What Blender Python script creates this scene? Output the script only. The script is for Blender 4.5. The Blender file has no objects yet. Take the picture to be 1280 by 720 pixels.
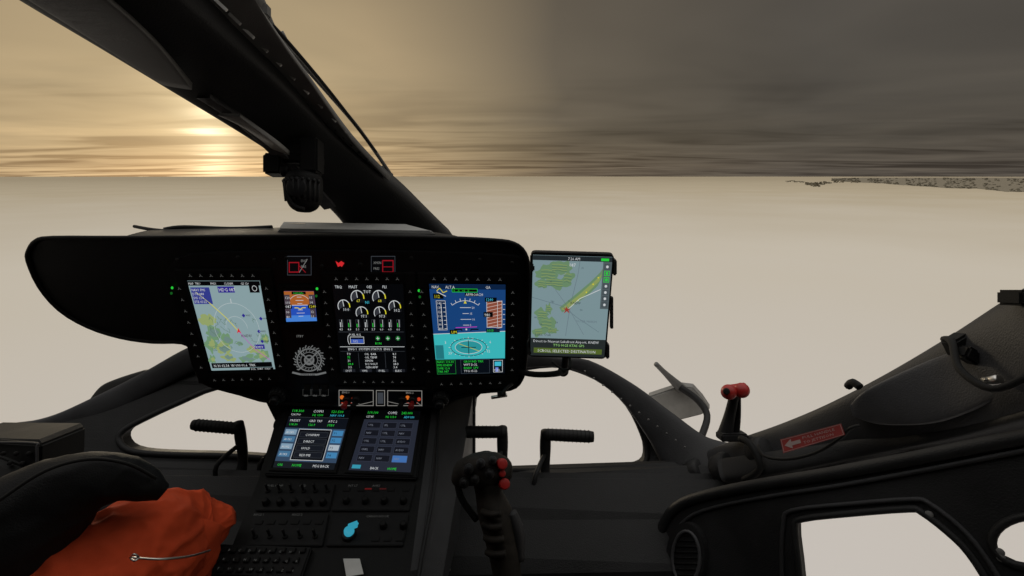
import bpy, bmesh, math, random
from mathutils import Vector, Matrix, noise
from mathutils.geometry import tessellate_polygon
random.seed(7)
scene=bpy.context.scene
FL=600.0; PITCH=math.atan(140/600)
EYE=Vector((0,0,60.0))
RT=Vector((1,0,0)); FW=Vector((0,math.cos(PITCH),-math.sin(PITCH))); UP=Vector((0,math.sin(PITCH),math.cos(PITCH)))
def S(u,v,d):
    """point of the cockpit in metres, unprojected from image pixel coordinates at an estimated depth"""
    return EYE+RT*((u-640)/FL*d)+UP*((360-v)/FL*d)+FW*d
def lin(c):
    return tuple((x/255/12.92 if x/255<=.04045 else ((x/255+.055)/1.055)**2.4) for x in c)
# ---------------------------------------------------------------- materials
M={}
def surf(name,col,rough=.6,nscale=60,var=.25,bump=.15,metal=0,bscale=None,spec=.22):
    if name in M: return M[name]
    m=bpy.data.materials.new(name); m.use_nodes=True; nt=m.node_tree; N=nt.nodes; L=nt.links
    b=N['Principled BSDF']; tc=N.new('ShaderNodeTexCoord')
    n=N.new('ShaderNodeTexNoise'); n.inputs['Scale'].default_value=nscale*.12; n.inputs['Detail'].default_value=4; n.inputs['Roughness'].default_value=.68
    L.new(tc.outputs['Object'],n.inputs['Vector'])
    r=N.new('ShaderNodeValToRGB'); L.new(n.outputs['Fac'],r.inputs['Fac'])
    r.color_ramp.elements[0].position=.34; r.color_ramp.elements[1].position=.66
    r.color_ramp.elements[0].color=(*[c*(1-var) for c in col],1); r.color_ramp.elements[1].color=(*[min(1,c*(1+var)) for c in col],1)
    L.new(r.outputs['Color'],b.inputs['Base Color'])
    b.inputs['Metallic'].default_value=metal; b.inputs['Specular IOR Level'].default_value=spec
    mr=N.new('ShaderNodeMapRange'); mr.inputs['To Min'].default_value=max(.05,rough-.2); mr.inputs['To Max'].default_value=min(1,rough+.2)
    L.new(n.outputs['Fac'],mr.inputs['Value']); L.new(mr.outputs['Result'],b.inputs['Roughness'])
    if bump:
        n2=N.new('ShaderNodeTexNoise'); n2.inputs['Scale'].default_value=bscale or nscale*12; n2.inputs['Detail'].default_value=1
        L.new(tc.outputs['Object'],n2.inputs['Vector'])
        bp=N.new('ShaderNodeBump'); bp.inputs['Strength'].default_value=bump; bp.inputs['Distance'].default_value=.002
        L.new(n2.outputs['Fac'],bp.inputs['Height']); L.new(bp.outputs['Normal'],b.inputs['Normal'])
    M[name]=m; return m
def glow(c,k=.92):
    name='lit_%d_%d_%d_%d'%(*c,int(k*100))
    if name in M: return M[name]
    m=bpy.data.materials.new(name); m.use_nodes=True; b=m.node_tree.nodes['Principled BSDF']
    b.inputs['Base Color'].default_value=(.004,.004,.004,1); b.inputs['Roughness'].default_value=.25
    b.inputs['Specular IOR Level'].default_value=.15
    b.inputs['Emission Color'].default_value=(*lin(c),1); b.inputs['Emission Strength'].default_value=k
    M[name]=m; return m
BLACK=surf('black_plastic',(.0065,.0065,.0065),.65,40,.35,.25,spec=.18)
PANEL=surf('panel_plastic',(.006,.006,.0064),.6,60,.3,.2,spec=.18)
BEZEL=surf('bezel_plastic',(.009,.009,.010),.45,80,.25,.1)
TRIM=surf('interior_trim',(.033,.033,.035),.55,30,.32,.35)
TRIM2=surf('interior_trim_light',(.055,.055,.058),.5,30,.28,.3)
FLANGE=surf('post_flange_paint',(.115,.112,.108),.55,40,.25,.2)
DARKTRIM=surf('dark_trim',(.015,.015,.0155),.6,30,.38,.3)
PLATE=surf('post_doubler_plate',(.20,.195,.185),.5,40,.25,.15)
GREY=surf('painted_metal',(.12,.118,.115),.45,30,.25,.1)
RUB=surf('rubber',(.008,.008,.008),.75,60,.3,.2)
STEEL=surf('steel',(.5,.49,.47),.3,60,.15,.05,metal=1,spec=.5)
REDP=surf('red_paint',(.33,.014,.012),.45,60,.25,.1,spec=.4)
WHITEP=surf('white_print',(.55,.55,.53),.6,60,.15,0)
PRINT=surf('grey_print',(.32,.32,.31),.6,60,.15,0)
PAPER=surf('paper',(.26,.26,.25),.7,60,.12,.1)
LEG=glow((118,118,116)); CREST=glow((108,110,110)); TICK=glow((80,80,78)); DIM=glow((62,62,60))  # panel print, crest and ticks: faint emission added for visibility, not lamps
# ---------------------------------------------------------------- builder
class Obj:
    def __init__(s,name): s.name=name; s.v=[]; s.f=[]; s.mi=[]; s.sm=[]; s.mats=[]
    def add(s,vs,fs,mat,smooth=False):
        if mat not in s.mats: s.mats.append(mat)
        k=s.mats.index(mat); o=len(s.v); s.v+= [Vector(p) for p in vs]
        for f in fs: s.f.append([i+o for i in f]); s.mi.append(k); s.sm.append(smooth)
    def bm(s,bm,mat,smooth=False):
        bm.verts.index_update(); s.add([v.co.copy() for v in bm.verts],[[v.index for v in f.verts] for f in bm.faces],mat,smooth); bm.free()
    def done(s,origin=None):
        c=origin or sum(s.v,Vector())/len(s.v)
        me=bpy.data.meshes.new(s.name); me.from_pydata([p-c for p in s.v],[],s.f)
        for m in s.mats: me.materials.append(m)
        me.polygons.foreach_set('material_index',s.mi); me.polygons.foreach_set('use_smooth',s.sm); me.update()
        o=bpy.data.objects.new(s.name,me); o.location=c; scene.collection.objects.link(o); return o
    def slab(s,loops,back,mat,bevel=.0,smooth=False):
        bm=bmesh.new(); tri=tessellate_polygon([[p for p in l] for l in loops])
        flat=[p for l in loops for p in l]; F=[bm.verts.new(p) for p in flat]; B=[bm.verts.new(p+back) for p in flat]
        for t in tri:
            try: bm.faces.new([F[i] for i in t]); bm.faces.new([B[i] for i in reversed(t)])
            except ValueError: pass
        o=0
        for l in loops:
            n=len(l)
            for i in range(n):
                a,b=o+i,o+(i+1)%n
                try: bm.faces.new([F[a],F[b],B[b],B[a]])
                except ValueError: pass
            o+=n
        bmesh.ops.recalc_face_normals(bm,faces=bm.faces)
        if bevel:
            ed=[e for e in bm.edges if len(e.link_faces)==2 and e.calc_face_angle(0)>.7]
            bmesh.ops.bevel(bm,geom=ed,offset=bevel,segments=2,affect='EDGES',clamp_overlap=True)
        s.bm(bm,mat,smooth)
    def loft(s,st,bulge,back,mat,k=6,n=14,pw=.6,cap=True):
        P=[(S(*a[:3]),S(*a[3:6])) for a in st]
        L=catmull([p[0] for p in P],k); R=catmull([p[1] for p in P],k)
        rings=[]
        for i in range(len(L)):
            l,r=L[i],R[i]; j=min(i+1,len(L)-1); h=max(i-1,0)
            T=((L[j]+R[j])-(L[h]+R[h])).normalized(); X=(r-l); N=X.cross(T).normalized()
            if N.dot(EYE-(l+r)/2)<0: N=-N
            w=X.length; ring=[]
            for q in range(n+1):
                t=q/n; x=.5-.5*math.cos(math.pi*t); ring.append(l+X*x+N*(bulge*w*math.sin(math.pi*t)**pw))
            for q in range(n+1):
                t=1-q/n; ring.append(l+X*(.08+.84*t)-N*back)
            rings.append(ring)
        m=len(rings[0]); vs=[p for r in rings for p in r]; fs=[]
        for i in range(len(rings)-1):
            for q in range(m): fs.append([i*m+q,i*m+(q+1)%m,(i+1)*m+(q+1)%m,(i+1)*m+q])
        if cap: fs.append(list(range(m))); fs.append([(len(rings)-1)*m+q for q in range(m)])
        s.add(vs,fs,mat,True)
    def tube(s,pts,rad,mat,n=12,k=5,closed=False,disp=None,flat=1.0,ends=True):
        if not isinstance(rad,(list,tuple)): rad=[rad]*len(pts)
        if k>1:
            R=[x.x for x in catmull([Vector((r,0,0)) for r in rad],k,closed)]; P=catmull(pts,k,closed)
        else: P=list(pts); R=list(rad)
        rings=[]; A=None
        for i,p in enumerate(P):
            if closed: T=(P[(i+1)%len(P)]-P[i-1]).normalized()
            else: T=(P[min(i+1,len(P)-1)]-P[max(i-1,0)]).normalized()
            if A is None:
                A=T.cross(EYE-p)
                if A.length<1e-5: A=T.orthogonal()
                A.normalize()
            A=(A-T*A.dot(T)).normalized(); B=T.cross(A)
            ring=[]
            for q in range(n):
                a=2*math.pi*q/n; o=A*math.cos(a)+B*math.sin(a)*flat; x=p+o*R[i]
                if disp: x=x+o*disp(x,i/len(P),a)
                ring.append(x)
            rings.append(ring)
        vs=[x for r in rings for x in r]; fs=[]; m=len(rings)
        for i in range(m if closed else m-1):
            j=(i+1)%m
            for q in range(n): fs.append([i*n+q,i*n+(q+1)%n,j*n+(q+1)%n,j*n+q])
        if not closed and ends: fs.append(list(range(n))[::-1]); fs.append([(m-1)*n+q for q in range(n)])
        s.add(vs,fs,mat,True)
    def cyl(s,a,b,r,mat,r2=None,n=20):
        r2=r if r2 is None else r2; T=(b-a); L=T.length; T.normalize(); e=min(.25*r,.25*L)
        s.tube([a,a+T*.0001,a+T*e,b-T*e,b-T*.0001,b],[r-e*.9,r-e*.8,r,r2,r2-e*.8,r2-e*.9],mat,n=n,k=1)
    def ball(s,c,r,mat,sc=(1,1,1)):
        bm=bmesh.new(); bmesh.ops.create_icosphere(bm,subdivisions=3,radius=r)
        for v in bm.verts: v.co=Vector((v.co.x*sc[0],v.co.y*sc[1],v.co.z*sc[2]))+c
        s.bm(bm,mat,True)
    def box(s,c,ax,ay,az,mat,bevel=.002):
        bm=bmesh.new(); bmesh.ops.create_cube(bm,size=2)
        for v in bm.verts: v.co=c+ax*v.co.x+ay*v.co.y+az*v.co.z
        bmesh.ops.recalc_face_normals(bm,faces=bm.faces)
        if bevel: bmesh.ops.bevel(bm,geom=list(bm.edges),offset=bevel,segments=2,affect='EDGES',clamp_overlap=True)
        s.bm(bm,mat)
def catmull(P,k,closed=False):
    out=[]; n=len(P)
    if n==2 and not closed: return [P[0].lerp(P[1],i/k) for i in range(k+1)]
    for i in range(n if closed else n-1):
        if closed: a,b,c,d=P[i-1],P[i],P[(i+1)%n],P[(i+2)%n]
        else: a,b,c,d=P[max(i-1,0)],P[i],P[i+1],P[min(i+2,n-1)]
        for j in range(k):
            t=j/k; out.append(.5*((2*b)+(c-a)*t+(2*a-5*b+4*c-d)*t*t+(3*b-a-3*c+d)*t**3))
    if not closed: out.append(P[-1])
    return out
def smooth2(pts,k=3): return [(p.x,p.y) for p in catmull([Vector((a,b,0)) for a,b in pts],k,True)]
# ---------------------------------------------------------------- 2-D artwork on flat screens
_tc={}
def glyph(txt):
    if txt in _tc: return _tc[txt]
    cu=bpy.data.curves.new('t','FONT'); cu.body=txt; cu.size=1; cu.resolution_u=1
    ob=bpy.data.objects.new('t',cu); scene.collection.objects.link(ob); dg=bpy.context.evaluated_depsgraph_get()
    me=ob.evaluated_get(dg).to_mesh(); vs=[(v.co.x,v.co.y) for v in me.vertices]; fs=[list(p.vertices) for p in me.polygons]
    ob.evaluated_get(dg).to_mesh_clear(); bpy.data.objects.remove(ob); bpy.data.curves.remove(cu)
    _tc[txt]=(vs,fs); return vs,fs
class Face:
    def __init__(s,o,c,W,H,lift=.0):
        s.o=o; s.c=c; s.W=W; s.H=H; s.N=(c[1]-c[0]).cross(c[3]-c[0]).normalized()
        if s.N.dot(EYE-c[0])<0: s.N=-s.N
        s.l=lift
    def p(s,x,y,z):
        a,b=x/s.W,y/s.H; c=s.c
        return (c[0]*(1-a)+c[1]*a)*(1-b)+(c[3]*(1-a)+c[2]*a)*b+s.N*(s.l+.0004*z)
    def poly(s,pts,m,z=1):
        t=tessellate_polygon([[Vector((a,b,0)) for a,b in pts]]); s.o.add([s.p(a,b,z) for a,b in pts],[list(x) for x in t],m)
    def rect(s,a,b,c,d,m,z=1): s.o.add([s.p(a,b,z),s.p(c,b,z),s.p(c,d,z),s.p(a,d,z)],[[0,1,2,3]],m)
    def frame(s,a,b,c,d,w,m,z=2):
        s.rect(a,b,c,b+w,m,z); s.rect(a,d-w,c,d,m,z); s.rect(a,b+w,a+w,d-w,m,z); s.rect(c-w,b+w,c,d-w,m,z)
    def line(s,pts,w,m,z=2):
        for (a,b),(c,d) in zip(pts,pts[1:]):
            L=math.hypot(c-a,d-b) or 1; nx,ny=-(d-b)/L*w/2,(c-a)/L*w/2
            s.o.add([s.p(a+nx,b+ny,z),s.p(c+nx,d+ny,z),s.p(c-nx,d-ny,z),s.p(a-nx,b-ny,z)],[[0,1,2,3]],m)
    def arc(s,cx,cy,r,a0,a1,w,m,z=2,n=28,ry=None):
        ry=ry or r
        s.line([(cx+r*math.cos(math.radians(a0+(a1-a0)*i/n)),cy+ry*math.sin(math.radians(a0+(a1-a0)*i/n))) for i in range(n+1)],w,m,z)
    def disc(s,cx,cy,r,m,z=1,ry=None,n=24):
        ry=ry or r; s.poly([(cx+r*math.cos(2*math.pi*i/n),cy+ry*math.sin(2*math.pi*i/n)) for i in range(n)],m,z)
    def text(s,x,y,size,txt,m,z=3):
        vs,fs=glyph(txt)
        if vs: s.o.add([s.p(x+a*size,y-b*size,z) for a,b in vs],fs,m)
W_=glow((205,208,210)); GRN=glow((40,205,60)); YEL=glow((215,205,50)); CYN=glow((65,185,210)); MAG=glow((190,60,190)); REDL=glow((210,40,45)); ORG=glow((215,110,38)); BLK=glow((5,6,8)); DGR=glow((60,64,70)); PURP=glow((45,40,140))
def blob(cx,cy,rx,ry,seed,n=22,rough=.35):
    return [(cx+rx*(1+rough*noise.noise(Vector((math.cos(a)*1.6+seed*7.3,math.sin(a)*1.6,seed))))*math.cos(a),cy+ry*(1+rough*1.3*noise.noise(Vector((math.cos(a)*1.9,seed*3.1,math.sin(a)*1.9))))*math.sin(a)) for a in [2*math.pi*i/n for i in range(n)]]
# ---------------------------------------------------------------- instrument panel
def pd(v): return 1/(.99-.00107*(v-348))
def PP(u,v): return S(u,v,pd(v))
pn=(PP(640,348)-PP(300,348)).cross(PP(300,460)-PP(300,348)).normalized()
if pn.dot(EYE-PP(400,400))<0: pn=-pn
BACK=Vector((0,.2,-.045))
ip=Obj('instrument_panel')
outl=[(36,326),(37,312),(46,301),(66,297),(150,297),(250,296),(350,295),(450,295),(550,297),(615,300),(642,304),(656,316),(661,340),(660,400),(657,450),(652,474),(638,486),(600,490),(560,500),(545,508),(440,506),(345,503),(300,492),(262,481),(248,468),(242,440),(228,428),(190,427),(150,421),(110,408),(75,387),(50,358)]
ol=smooth2(outl,3)
ip.slab([[PP(*p) for p in ol]],BACK,PANEL,.006)
ip.tube([PP(*p)+pn*.001 for p in ol],.0045,BLACK,n=8,k=1,closed=True)
rf=smooth2([(212,340),(214,330),(240,316),(330,313),(440,312),(560,314),(640,318),(650,330),(651,400),(647,465),(632,480),(560,488),(440,488),(340,484),(268,475),(246,462),(238,440),(220,365)],2)
ip.slab([[PP(*p)+pn*.007 for p in rf]],-pn*.009,BEZEL,.002)
def bez(q,m,hole=3):
    (a,b),(c,d),(e,f),(g,h)=q
    out=[(a-m,b-m),(c+m,d-m),(e+m,f+m),(g-m,h+m)]; inn=[(a-hole,b-hole),(c+hole,d-hole),(e+hole,f+hole),(g-hole,h+hole)]
    ip.slab([[PP(*p)+pn*.013 for p in out],[PP(*p)+pn*.013 for p in inn]],-pn*.0055,BLACK,.0015)
qL=[(237,348),(327,348),(346,458),(267,460)]
qE=[(417,352),(505,352),(510,462),(428,462)]
qR=[(537,352),(632,353),(631,463),(547,465)]
qI=[(357,361),(394,361),(398,398),(360,399)]
for q in (qL,qE,qR): bez(q,15,2)
bez(qI,8,2)
fp=Face(ip,[PP(200,300),PP(660,300),PP(660,510),PP(200,510)],460,210,.0075)
def keys(q,nt,ns):
    def P(a,b):
        x=(q[0][0]*(1-a)+q[1][0]*a)*(1-b)+(q[3][0]*(1-a)+q[2][0]*a)*b
        y=(q[0][1]*(1-a)+q[1][1]*a)*(1-b)+(q[3][1]*(1-a)+q[2][1]*a)*b
        return x,y
    u=pn.cross(RT).normalized()
    if u.z<0: u=-u
    def key(x,y):
        c=PP(x,y)+pn*.015; ip.box(c,RT*.0042,u*.0034,pn*.002,BEZEL,.0008)
        t=c+pn*.0026; w=.00055
        for ex,ey in ((.0032,-.0028),(-.0032,-.0028),(0,.0032)):
            e=RT*ex+u*ey; pr=(RT*-ey+u*ex).normalized()*w
            ip.add([t-pr,t+pr,t+e+pr,t+e-pr],[[0,1,2,3]],TICK)
    for i in range(nt):
        a=(i+.5)/nt
        for b,o in ((0,-9),(1,9)):
            x,y=P(a,b); key(x,y+o)
    for i in range(ns):
        b=(i+.5)/ns
        for a,o in ((0,-9),(1,9)):
            x,y=P(a,b); key(x+o,y)
keys(qL,7,8); keys(qE,7,8); keys(qR,7,8)
for x,y,t,sz in ((271-200,33,'C6575',7.5),(577-200,36,'C6575',7.5),(372-200,106,'STBY',4),(366-200,58,'BRT',3.5)): fp.text(x,y,sz,t,LEG,2)
for x,y in ((220,346),(219,352),(399,347),(398,355),(525,349),(526,356)):
    fp.disc(x-200,y-300,1.6,GRN if y<350 else glow((20,90,30)),16)
for x0 in (361,465):
    fp.rect(x0-200,14,x0-170,34,BLK,1); fp.frame(x0-200,14,x0-170,34,.6,DGR,2)
DR=glow((150,20,32))
fp.frame(163,20,176,31,1.1,DR,3); fp.frame(279,18,293,31,1.1,DR,3)
for x,y,t in ((178,20,'ENG'),(178,26,'FIRE'),(268,22,'XMSN'),(268,28,'PRES')): fp.text(x,y,3.6,t,LEG,3)
fp.line([(176,31),(186,17)],.8,LEG,3); fp.line([(176,24),(184,31)],.7,DR,3); fp.line([(279,25),(293,25)],.7,DR,3)
fp.poly([(221,19),(225,21),(228,19),(232,21),(229,25),(227,24),(224,25)],REDL,3)
for u,v in ((225,322),(300,319),(345,322),(515,320),(600,322),(640,326),(645,470),(540,482),(360,320),(270,470),(404,330),(452,328)):
    c=PP(u,v)+pn*.007; ip.cyl(c,c+pn*.003,.0042,DARKTRIM,n=10)
cx,cy=188,136
fp.arc(cx,cy,15,0,360,1.7,CREST,2,40); fp.arc(cx,cy,10.5,0,360,.8,CREST,2,40); fp.disc(cx,cy,6.5,CREST,2,ry=7); fp.disc(cx,cy-1,4.6,BLK,3)
for i in range(30):
    a=2*math.pi*i/30
    if math.sin(a)>.75: continue
    fp.line([(cx+16.5*math.cos(a),cy+16.5*math.sin(a)),(cx+(20 if i%2 else 18.2)*math.cos(a+.13),cy+(20 if i%2 else 18.2)*math.sin(a+.13))],1.2,CREST,2)
for i in range(20):
    a=2*math.pi*i/20; fp.line([(cx+11.6*math.cos(a),cy+11.6*math.sin(a)),(cx+13.4*math.cos(a+.09),cy+13.4*math.sin(a+.09))],.9,CREST,2)
for a in (45,135):
    r=math.radians(a); fp.line([(cx-19*math.cos(r),cy-19*math.sin(r)),(cx+19*math.cos(r),cy+19*math.sin(r))],1.5,CREST,4)
for i in range(5): fp.line([(cx-3.6+1.8*i,cy-3),(cx-3.6+1.8*i,cy+4)],.8,CREST,5)
fp.line([(cx-21,cy+17),(cx-10,cy+20),(cx+10,cy+20),(cx+21,cy+17)],2.6,CREST,2); fp.text(cx-11,cy+21,3.4,'SEMPER PAR',BLK,5)
for u,v in ((351,487),(552,492)):
    c=PP(u,v); ip.cyl(c,c+pn*.03,.018,BLACK); ip.cyl(c+pn*.03,c+pn*.045,.011,BEZEL)
    for i in range(14):
        a=2*math.pi*i/14; w=pn.cross(RT).normalized(); o=(RT*math.cos(a)+w*math.sin(a))*.018; ip.cyl(c+o+pn*.006,c+o+pn*.027,.0022,BEZEL,n=6)
for u in (386,397,408):
    c=PP(u,480)+pn*.010; ip.box(c,RT*.0075,UP*.006,pn*.004,BLACK,.001); fp.text(u-205,188,3.2,'CRS',LEG,2)
    fp.frame(u-205,175,u-195,184.5,.4,DIM,16)
sw=smooth2([(424,482),(428,479),(528,480),(531,483),(530,499),(526,503),(426,503),(423,499)],2)
ip.slab([[PP(*p)+pn*.016 for p in sw]],-pn*.014,BEZEL,.001)
f2=Face(ip,[PP(423,479),PP(531,480),PP(531,503),PP(423,503)],108,24,.0165)
LEG2=glow((135,133,128))  # switch panel print, also made to emit
for x0,x1 in ((3,46),(49,60),(63,106)): f2.frame(x0,2,x1,22,.8,LEG2,1)
f2.text(7,6,3.4,'ENG 1',LEG2,2); f2.text(86,6,3.4,'ENG 2',LEG2,2); f2.line([(3,22),(12,16),(30,20),(46,16)],.6,LEG2,2); f2.line([(63,16),(80,20),(98,16),(106,22)],.6,LEG2,2)
for x,c in ((437,REDP),(448,BLACK),(505,BLACK),(518,REDP)):
    c0=PP(x,492)+pn*.016; ip.cyl(c0,c0+pn*.012,.011,BEZEL); ip.cyl(c0+pn*.012,c0+pn*.035+UP*.004,.0045,c,.0075)
    if c==REDP: f2.disc(x-423-7,11,2.6,ORG,2); f2.disc(x-423+7,13,2.4,glow((190,60,35)),2); f2.line([(x-431,18),(x-418,18)],1,glow((190,60,35)),2)
f2.rect(51,5,58,19,DGR,1)
ip.tube([S(168,283,1.16),S(200,288,1.12),S(260,290,1.1)],.004,BLACK,n=8)
ip.done()
hood=Obj('glareshield')
hood.loft([(150,300,1.0,200,288,1.16),(190,300,1.0,230,287,1.16),(300,298,1.0,320,286,1.16),(420,298,1.0,430,287,1.16),(520,299,1.0,515,289,1.16),(585,303,1.0,560,295,1.14)],.04,.015,BLACK,k=5)
hood.tube([S(205,287,1.12),S(230,284,1.13),S(290,286,1.13),S(340,284,1.13)],.005,RUB,n=8)
hood.done()
pap=Obj('clipboard')
q=[S(346,292,1.05),S(545,295,1.05),S(512,286,1.13),S(352,283,1.13)]
pap.slab([q],Vector((0,0,.004)),DARKTRIM,.001)
for i in range(5):
    c=sum(q,Vector())/4; k=.985-.010*i
    pap.slab([[c+(p-c)*k+Vector((0,0,.0045+.0014*i))+RT*(.004*math.sin(i*3)) for p in q]],Vector((0,0,.0011)),PAPER,0)
pap.box(S(372,284,1.11)+Vector((0,0,.006)),RT*.02,Vector((0,.008,0)),Vector((0,0,.0025)),STEEL,.001)
pap.done()
def disp(name,q,W,H,base):
    o=Obj(name); c=[PP(*p) for p in q]
    cc=sum(c,Vector())/4; o.slab([[cc+(p-cc)*1.03+pn*.0088 for p in c]],-pn*.006,BEZEL,0)
    f=Face(o,c,W,H,.0092); f.rect(0,0,W,H,base,0); return o,f
o,f=disp('map_display',qL,95,112,glow((138,162,166)))
LG=glow((112,148,112)); LG2=glow((148,164,106)); LG3=glow((112,138,132))
for i,(x,y,a,b) in enumerate(((14,46,10,7),(17,62,11,9),(10,76,8,9),(26,82,12,8),(80,92,10,7),(57,96,13,5),(70,84,8,6),(34,70,8,7),(6,96,5,5),(30,94,10,5),(88,70,5,6),(50,76,5,3))):
    f.poly(blob(x,y,a,b,i+1,26,.8),LG if i%3 else LG2,1)
    f.poly(blob(x+1,y,a*.6,b*.55,i+31,20,.8),LG3 if i%2 else LG2,2)
for i in range(16):
    x=random.uniform(5,80); y=random.uniform(40,98); pts=[(x,y)]
    for j in range(6): x+=random.uniform(-2,5); y+=random.uniform(-4,4); pts.append((min(93,max(1,x)),min(100,max(36,y))))
    f.line(pts,.5,glow((92,120,102)),3)
f.rect(0,0,95,5,BLK,3)
for x,t in ((1,'MAP  TRU'),(30,'FMS1'),(48,'12.5NM'),(70,'GS 124')): f.text(x,4,3.6,t,W_,4)
f.rect(2,7,27,26,glow((52,60,140)),3)
for i,t in enumerate(('NAV1 FMS','DTK 084','DIS 12.4','ETE 05:22')): f.text(3,11.2+4.5*i,4,t,W_,4)
f.rect(38,6,60,13,PURP,3); f.text(39,11.5,5.5,'HDG 087',W_,4)
RING=glow((186,196,198))
f.arc(52,56,31,0,360,.45,RING,4,48); f.arc(52,56,15,180,360,.4,RING,4); f.line([(52,25),(52,20)],.8,W_,4)
f.line([(22,24),(40,42),(54,60)],.9,YEL,4); f.line([(54,60),(72,84),(90,98)],.7,MAG,4); f.line([(22,24),(8,12)],.6,glow((200,200,120)),4)
f.poly([(54,55),(57,62),(54,60),(51,62)],REDL,5); f.text(56,67,5,'KNEW',glow((60,40,40)),5)
for x,y in ((82,60),(84,73),(65,40),(88,44)): f.poly([(x,y-2.5),(x+2.5,y),(x,y+2.5),(x-2.5,y)],PURP,4); f.text(x+3,y+1,3.2,'W%d'%int(x),BLK,4)
f.rect(72,77,86,83,PURP,4); f.text(73,82,4.5,'KMSY',W_,5)
f.rect(3,101,92,108,BLK,4); f.text(6,106.5,5,'N 30 02.54  W 090 01.6  TRK',W_,5)
f.rect(58,108.5,93,112,BLK,4); f.text(60,111.5,3.5,'DCL  CHRT  OVLY',W_,5)
f.rect(80,1,93,13,BLK,4); f.arc(87,8,3,0,360,.6,W_,5,14)
o.done()
o,f=disp('standby_attitude_indicator',qI,38,38,glow((36,80,185)))
f.rect(0,0,38,17,glow((170,96,42)),1); f.rect(0,16.6,38,17.3,W_,2); f.rect(0,30,38,38,glow((70,130,215)),1)
for i in (-12,-8,-4,4,8,12): f.rect(19-(5 if i%8==0 else 3),19+i-.3,19+(5 if i%8==0 else 3),19+i+.3,W_,2)
f.rect(0,4,7,33,glow((70,60,70)),2); f.rect(31,4,38,33,glow((70,60,70)),2)
for i in range(5): f.text(.8,9+6*i,4.2,str(120-10*i),W_,3); f.text(31.4,9+6*i,4.2,str(15-i),W_,3)
f.rect(0,16,9,21,BLK,4); f.text(.8,20,5,'087',W_,5); f.rect(29,16,38,21,BLK,4); f.text(30,20,4.6,'1240',YEL,5)
f.line([(12,20),(16,20),(19,22),(22,20),(26,20)],1,YEL,4); f.arc(19,19,15,-140,-40,.5,W_,3)
f.rect(10,0,28,3.4,BLK,4); f.text(12,3,3.5,'1013 hPa',GRN,5)
o.done()
o,f=disp('engine_display',qE,88,110,BLK)
for x,t in ((3,'TRQ'),(20,'MAST'),(42,'OEI'),(62,'FLI')): f.text(x,4.5,4.4,t,W_,2)
for (x,y,r,val) in ((30,15,8,'67'),(57,15,8,'68'),(12,25,7.4,'10.0'),(34,33,7.4,'97.1'),(76,26,7.4,'10.2'),(57,33,7.4,'97.3')):
    f.arc(x,y,r,150,330,.9,W_,2,20); f.arc(x,y,r,330,375,1.3,YEL,2,8); f.arc(x,y,r,375,392,1.5,REDL,2,5)
    f.poly([(x,y)]+[(x+(r-1)*math.cos(math.radians(a)),y+(r-1)*math.sin(math.radians(a))) for a in range(150,270,12)],glow((52,54,60)),1)
    a=math.radians(262); f.line([(x,y),(x+r*.95*math.cos(a),y+r*.95*math.sin(a))],.8,W_,3)
    f.rect(x-2,y+1.2,x+8.5,y+5.6,glow((20,22,26)),3); f.text(x-1.5,y+5,4.6,val,YEL if r>7.8 else W_,4)
f.text(38,10,4.6,'TOT',W_,2); f.text(39,22,4.6,'N1',CYN,2)
for i in range(8):
    x=4+i*10.6-(i>3)*1; f.frame(x,41,x+5,50,.4,DGR,1); f.rect(x+1,44+i%3,x+1.9,50,GRN if i%3 else W_,2); f.line([(x+3.4,41),(x+3.4,50)],.5,W_,2)
    f.text(x-.5,54,3.6,str(4.5+i*.3)[:3],W_,2)
f.line([(2,56),(86,56)],.5,DGR,2)
f.text(15,61,4,'FUEL KG',W_,2); f.frame(16,62,34,71,.6,W_,2); f.rect(17,65,33,70,glow((60,90,180)),3); f.text(20,69,4,'512',W_,4); f.arc(25,66,12,150,210,.7,W_,2,8)
for x in (52,65,78): f.disc(x,64,3,glow((15,110,40)),2); f.line([(x-2,64),(x+2,64)],.7,W_,3); f.line([(x,62),(x,66)],.7,W_,3)
f.text(48,72,4,'RUN',GRN,2)
f.line([(2,75),(86,75)],.6,W_,2); f.text(12,79.5,4.2,'ENG 1  SYSTEM STATUS  ENG 2',W_,2); f.line([(2,81),(86,81)],.4,DGR,2)
rows=(('7.9','OIL  BAR','8.1'),('75','OIL TEMP','74'),('31','XMSN','32'),('28.4','DC VOLT','28.3'),('3.5','GEN AMP','3.4'))
for i,(a,b,c) in enumerate(rows):
    y=86+i*4.5; f.text(10,y,4.1,a,GRN if i%2 else W_,2); f.text(33,y,3.9,b,W_,2); f.text(70,y,4.1,c,W_,2)
f.line([(25,83),(25,104)],.4,DGR,2); f.line([(60,83),(60,104)],.4,DGR,2)
for i in range(4): f.rect(3+i*22,105.5,19+i*22,109.5,glow((30,32,38)),1); f.text(6+i*22,109,4,('SYST','VMS','FUEL','ELEC')[i],W_,2)
o.done()
o,f=disp('primary_flight_display',qR,95,112,glow((24,66,122)))
f.poly([(0,58),(95,55),(95,91),(0,91)],glow((60,184,188)),1); f.line([(0,58),(95,55)],.7,W_,2)
f.rect(0,0,95,5.5,glow((12,34,66)),1)
for x,t in ((3,'NAV'),(20,'ALT.A'),(70,'GA')): f.text(x,4.5,4.4,t,W_,2)
f.rect(28,4.5,60,8.5,BLK,2); f.frame(28,4.5,60,8.5,.5,GRN,3); f.text(30,8,3.6,'0   -5   +2   ||',GRN,4)
f.rect(44,9,61,13,BLK,2); f.text(45,12.5,4.2,'APPROACH',W_,3)
f.rect(7,18,19,53,glow((14,38,74)),2); f.frame(7,18,19,53,.5,W_,3); f.line([(13,22),(13,52)],.8,W_,3)
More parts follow.
